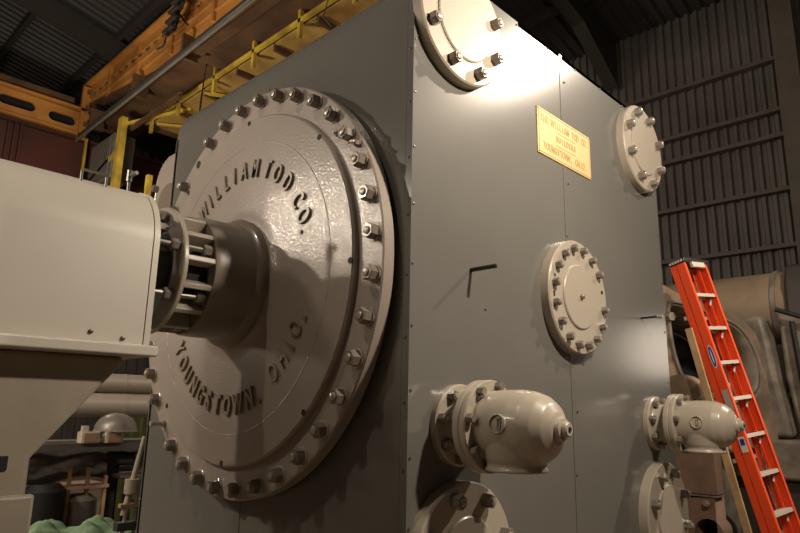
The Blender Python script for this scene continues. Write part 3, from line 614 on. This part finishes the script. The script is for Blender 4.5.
# hanging cables on the girder
Hk = thing('festoon_cable', 'dark hanging cable bundle with a small hook in front of the crane girder', 'cable', (-9.2, 2.6, 7.2))
bm = NB()
for j, dx in enumerate((-.10, .0, .1)):
    tube(bm, [(-8.1 + dx * 1.4 - k * .055 + .05 * sin(k * 2 + j), 2.7, 7.15 - k * .11) for k in range(8)], .035, 6)
finish(bm, 'cable', BLACK, Hk, smooth=True)
for k in range(5):
    bm = NB(); box(bm, -8.35 - k * .075, -8.0 - k * .075, 2.62, 2.74, 7.05 - k * .16, 7.10 - k * .16); finish(bm, 'cable_clip', CONDUIT, Hk)
bm = NB(); tube(bm, [(-8.5, 2.65, 6.4), (-8.55, 2.65, 6.2), (-8.62, 2.65, 6.16), (-8.85, 2.65, 6.2)], .02, 6); finish(bm, 'hook', CONDUIT, Hk, smooth=True)
bm = NB(); tube(bm, [(-8.5, 2.75, 6.9), (-8.4, 3.4, 6.3), (-8.7, 3.5, 5.5), (-8.75, 3.5, 4.6), (-8.65, 3.5, 4.2)], .018, 6); tag(finish(bm, 'drop_cord', BLACK, smooth=True), 'thin black cord hanging straight down past the yellow walkway', 'cord')
# small lift hook over the casing edge
bm = NB(); tube(bm, [(-.62, .10, 1.74), (-.66, .08, 1.80), (-.62, .07, 1.86), (-.56, .07, 1.90)], .004, 6); tag(finish(bm, 'bent_wire', BLACK, smooth=True), 'short bent black wire on the top front edge of the casing', 'wire')

# ------------------------------------------------------------------ lower left background
for (z, r, lab) in ((.185, .083, 'upper light grey horizontal pipe left of the big cover'), (-.01, .105, 'lower thicker grey horizontal pipe left of the big cover')):
    p = thing('large_pipe', lab, 'pipe', (-4.5, .5, z), 'grey pipes left of the big cover')
    bm = NB(); cyl(bm, (-4.5, -1.5, z), (-4.5, 2.6, z), r, 32); finish(bm, 'pipe', PIPEM, p, smooth=True)
    bm = NB(); cyl(bm, (-4.5, .93, z), (-4.5, .945, z), r + .004, 32); finish(bm, 'seam_band', PIPEM, p, smooth=True)
rk = thing('pipe_rack', 'dark upright rack posts that carry the two grey pipes', 'rack', (-4.62, .5, FZ))
for y in (-1.3, 2.4):
    bm = NB(); box(bm, -4.66, -4.60, y - .04, y + .04, FZ, .30); finish(bm, 'post', CONDUIT, rk)
    bm = NB(); box(bm, -4.66, -4.40, y - .03, y + .03, .09, .104); box(bm, -4.66, -4.40, y - .03, y + .03, -.13, -.116); finish(bm, 'arm', CONDUIT, rk)
bench = thing('work_bench', 'dark bench shelf carrying the lamp shade and junction boxes', 'bench', (-4.1, .6, FZ))
bm = NB(); box(bm, -4.5, -3.9, -.6, 1.5, -.335, -.305); finish(bm, 'bench_top', DKGREY, bench)
for y in (-.5, 1.4):
    bm = NB(); box(bm, -4.2, -4.1, y - .04, y + .04, FZ, -.335); finish(bm, 'leg', DKGREY, bench)
bm = NB(); prof = [(0, .135)] + [(.165 * sin(a), .135 * cos(a)) for a in [pi / 2 * i / 8 for i in range(1, 9)]] + [(.178, -.012), (.165, -.012)]
lathe(bm, prof, (-4.0, .70, -.205), (0, 0, 1), 32); cyl(bm, (-4.0, .70, -.305), (-4.0, .70, -.2), .03, 12); tag(finish(bm, 'lamp_shade', SHADE, smooth=True), 'grey dome lamp shade lying on the dark bench', 'lamp shade')
for y0, lab in ((.39, 'left pale junction box below the dome shade'), (.575, 'right pale junction box below the dome shade')):
    bx = thing('junction_box', lab, 'box', (-3.95, y0, -.305), 'junction boxes on the bench'); bm = NB(); box(bm, -3.96, -3.86, y0, y0 + .14, -.303, -.215); finish(bm, 'box_body', JBOX, bx, bevel=.004)
    bm = NB(); box(bm, -3.86, -3.855, y0 + .02, y0 + .12, -.293, -.225); finish(bm, 'box_cover', PINK, bx)
bm = NB(); box(bm, -3.93, -3.89, .40, .45, -.215, -.17); tag(finish(bm, 'switch_block', JBOX, bevel=.004), 'tiny pale switch block on the left junction box', 'switch')
# sagging grey sheet behind
bm = NB(); n = 24; rows = []
for i in range(n + 1):
    y = -.6 + 2.3 * i / n; rows.append([bm.verts.new((-4.7 + .03 * sin(i * 1.3 + j), y, -.36 - .05 * j - .02 * sin(i * .8) * (j / 5))) for j in range(7)])
for a, b in zip(rows, rows[1:]):
    for j in range(6): bm.faces.new((a[j], a[j + 1], b[j + 1], b[j]))
tag(finish(bm, 'dust_sheet', DKGREY, smooth=True), 'dark grey sheet hanging under the bench shelf', 'sheet').modifiers.new('s', 'SOLIDIFY').thickness = .01
cu = thing('green_curtain', 'yellow-green ribbed curtain far behind the bench', 'curtain', (-7, 2, FZ)); bm = NB(); corrugated(bm, lambda u, v, d_: (-7 - d_, u, v), 2.0, 4.2, FZ, .1, .12, .05); finish(bm, 'curtain_cloth', LIME, cu)
bm = NB(); box(bm, -7.1, -6.95, 1.9, 4.3, .1, .16); finish(bm, 'curtain_rail', CONDUIT, cu)
# wooden stand
S = thing('wooden_stand', 'small wooden stand with pinkish top behind the green tarp', 'table', (-4.2, .5, FZ))
bm = NB(); box(bm, -4.4, -4.0, .38, .70, -.66, -.635); finish(bm, 'stand_top', PINK, S)
for y in (.40, .54, .68):
    bm = NB(); box(bm, -4.05, -4.02, y - .012, y + .012, -1.05 if y == .54 else FZ, -.50 if y != .68 else -.57); finish(bm, 'leg', WOOD, S)
bm = NB(); box(bm, -4.05, -4.02, .38, .70, -.93, -.90); finish(bm, 'stretcher', WOOD, S)
bm = NB(); beam(bm, (-4.05, .28, -.50), (-4.05, .45, -.53), .02, .02); finish(bm, 'handle_bar', WOOD, S)
# bench drill
V = thing('bench_machine', 'dark upright workshop machine with a flat table behind the tarp', 'machine', (-4.2, .85, FZ))
bm = NB(); cyl(bm, (-4.2, .80, FZ), (-4.2, .80, -.42), .05, 16); finish(bm, 'column', BLACK, V, smooth=True)
bm = NB(); box(bm, -4.3, -4.0, .78, 1.10, -.60, -.575); finish(bm, 'work_table', CABM, V, bevel=.005)
bm = NB(); box(bm, -4.3, -4.05, .76, .92, -.50, -.40); finish(bm, 'head', BLACK, V, bevel=.02)
bm = NB(); cyl(bm, (-4.1, .90, -1.3), (-4.1, .90, -.60), .035, 12); finish(bm, 'stem', BLACK, V, smooth=True)
bm = NB(); box(bm, -4.35, -4.0, 1.05, 1.35, -.84, -.81); Gx = thing('green_crate', 'dark crate with a pale green lid right of the machine', 'crate', (-4.2, 1.2, FZ)); finish(bm, 'lid', GREEN, Gx)
bm = NB(); box(bm, -4.33, -4.02, 1.07, 1.33, FZ, -.84); finish(bm, 'crate_body', BLACK, Gx, bevel=.01)
for y, z, r in ((.16, -.74, .10), (.52, -.80, .09)):
    pass
bm = NB(); lathe(bm, [(0, 0), (.12, 0), (.14, .10), (.13, .40), (.08, .44), (0, .44)], (-4.1, .52, -1.15), (0, 0, 1), 20); tag(finish(bm, 'round_canister', CABM, smooth=True), 'grey round canister standing under the wooden stand', 'canister')
bm = NB(); lathe(bm, [(0, 0), (.15, 0), (.15, .45), (.10, .5), (0, .5)], (-4.0, .22, -1.1), (0, 0, 1), 20); tag(finish(bm, 'dark_drum', BLACK, smooth=True), 'dark drum beside the pedestal left of the wooden stand', 'drum')
sup = thing('low_platform', 'low dark platform that carries the green tarp', 'platform', (-2.9, .1, FZ)); bm = NB(); box(bm, -3.3, -2.5, -.6, .7, -.90, -.84); finish(bm, 'deck', DKGREY, sup)
for x in (-3.2, -2.6):
    for y in (-.5, .6): bm = NB(); box(bm, x - .04, x + .04, y - .04, y + .04, FZ, -.90); finish(bm, 'leg', DKGREY, sup)
# green tarp: heap with folds
bm = NB(); nx, ny = 44, 28; V_ = []
for i in range(nx + 1):
    row = []
    for j in range(ny + 1):
        u = i / nx; v = j / ny; y = -.32 + .80 * u; x = -3.15 + .42 * v
        env = (sin(pi * u) ** .5) * (sin(pi * v) ** .6)
        h = .165 * env * (.75 + .25 * sin(5 * u + 2)) + env * (.030 * sin(17 * u + 6 * v) + .018 * sin(29 * u - 13 * v + 1) + .012 * sin(41 * v + 9 * u))
        row.append(bm.verts.new((x, y, -.838 + max(h, 0) + .004)))
    V_.append(row)
for a, b in zip(V_, V_[1:]):
    for j in range(ny): bm.faces.new((a[j], a[j + 1], b[j + 1], b[j]))
tp = tag(finish(bm, 'green_tarp', GREEN, smooth=True, angle=180), 'crumpled pale green tarp heaped at the bottom left', 'tarp'); tp.modifiers.new('s', 'SOLIDIFY').thickness = .004
# pale tripod pole at the casing's left foot
Z = thing('pole_stand', 'slanting pale pole stand with short cross pieces at the left foot of the casing', 'stand', (-2.42, .2, FZ))
bm = NB(); cyl(bm, (-2.42, .235, -.18), (-2.38, .14, -.62), .012, 10, .02); finish(bm, 'pole', PIPEM, Z, smooth=True)
bm = NB(); cyl(bm, (-2.38, .17, -.42), (-2.38, .17, -.50), .04, 16); finish(bm, 'clamp', PIPEM, Z, smooth=True)
for dy in (0, .09):
    bm = NB(); cyl(bm, (-2.38, .16 + dy * .5, -.50), (-2.38, .12 + dy, -1.0), .011, 8); cyl(bm, (-2.38, .12 + dy, -1.0), (-2.38, .06 + dy * 2, FZ), .011, 8); finish(bm, 'leg', PIPEM, Z, smooth=True)
bm = NB(); box(bm, -2.40, -2.36, .11, .27, -.575, -.555); finish(bm, 'cross_piece', WOOD, Z)
bm = NB(); box(bm, -2.41, -2.35, .10, .27, -.70, -.655); finish(bm, 'cross_piece', CONDUIT, Z)
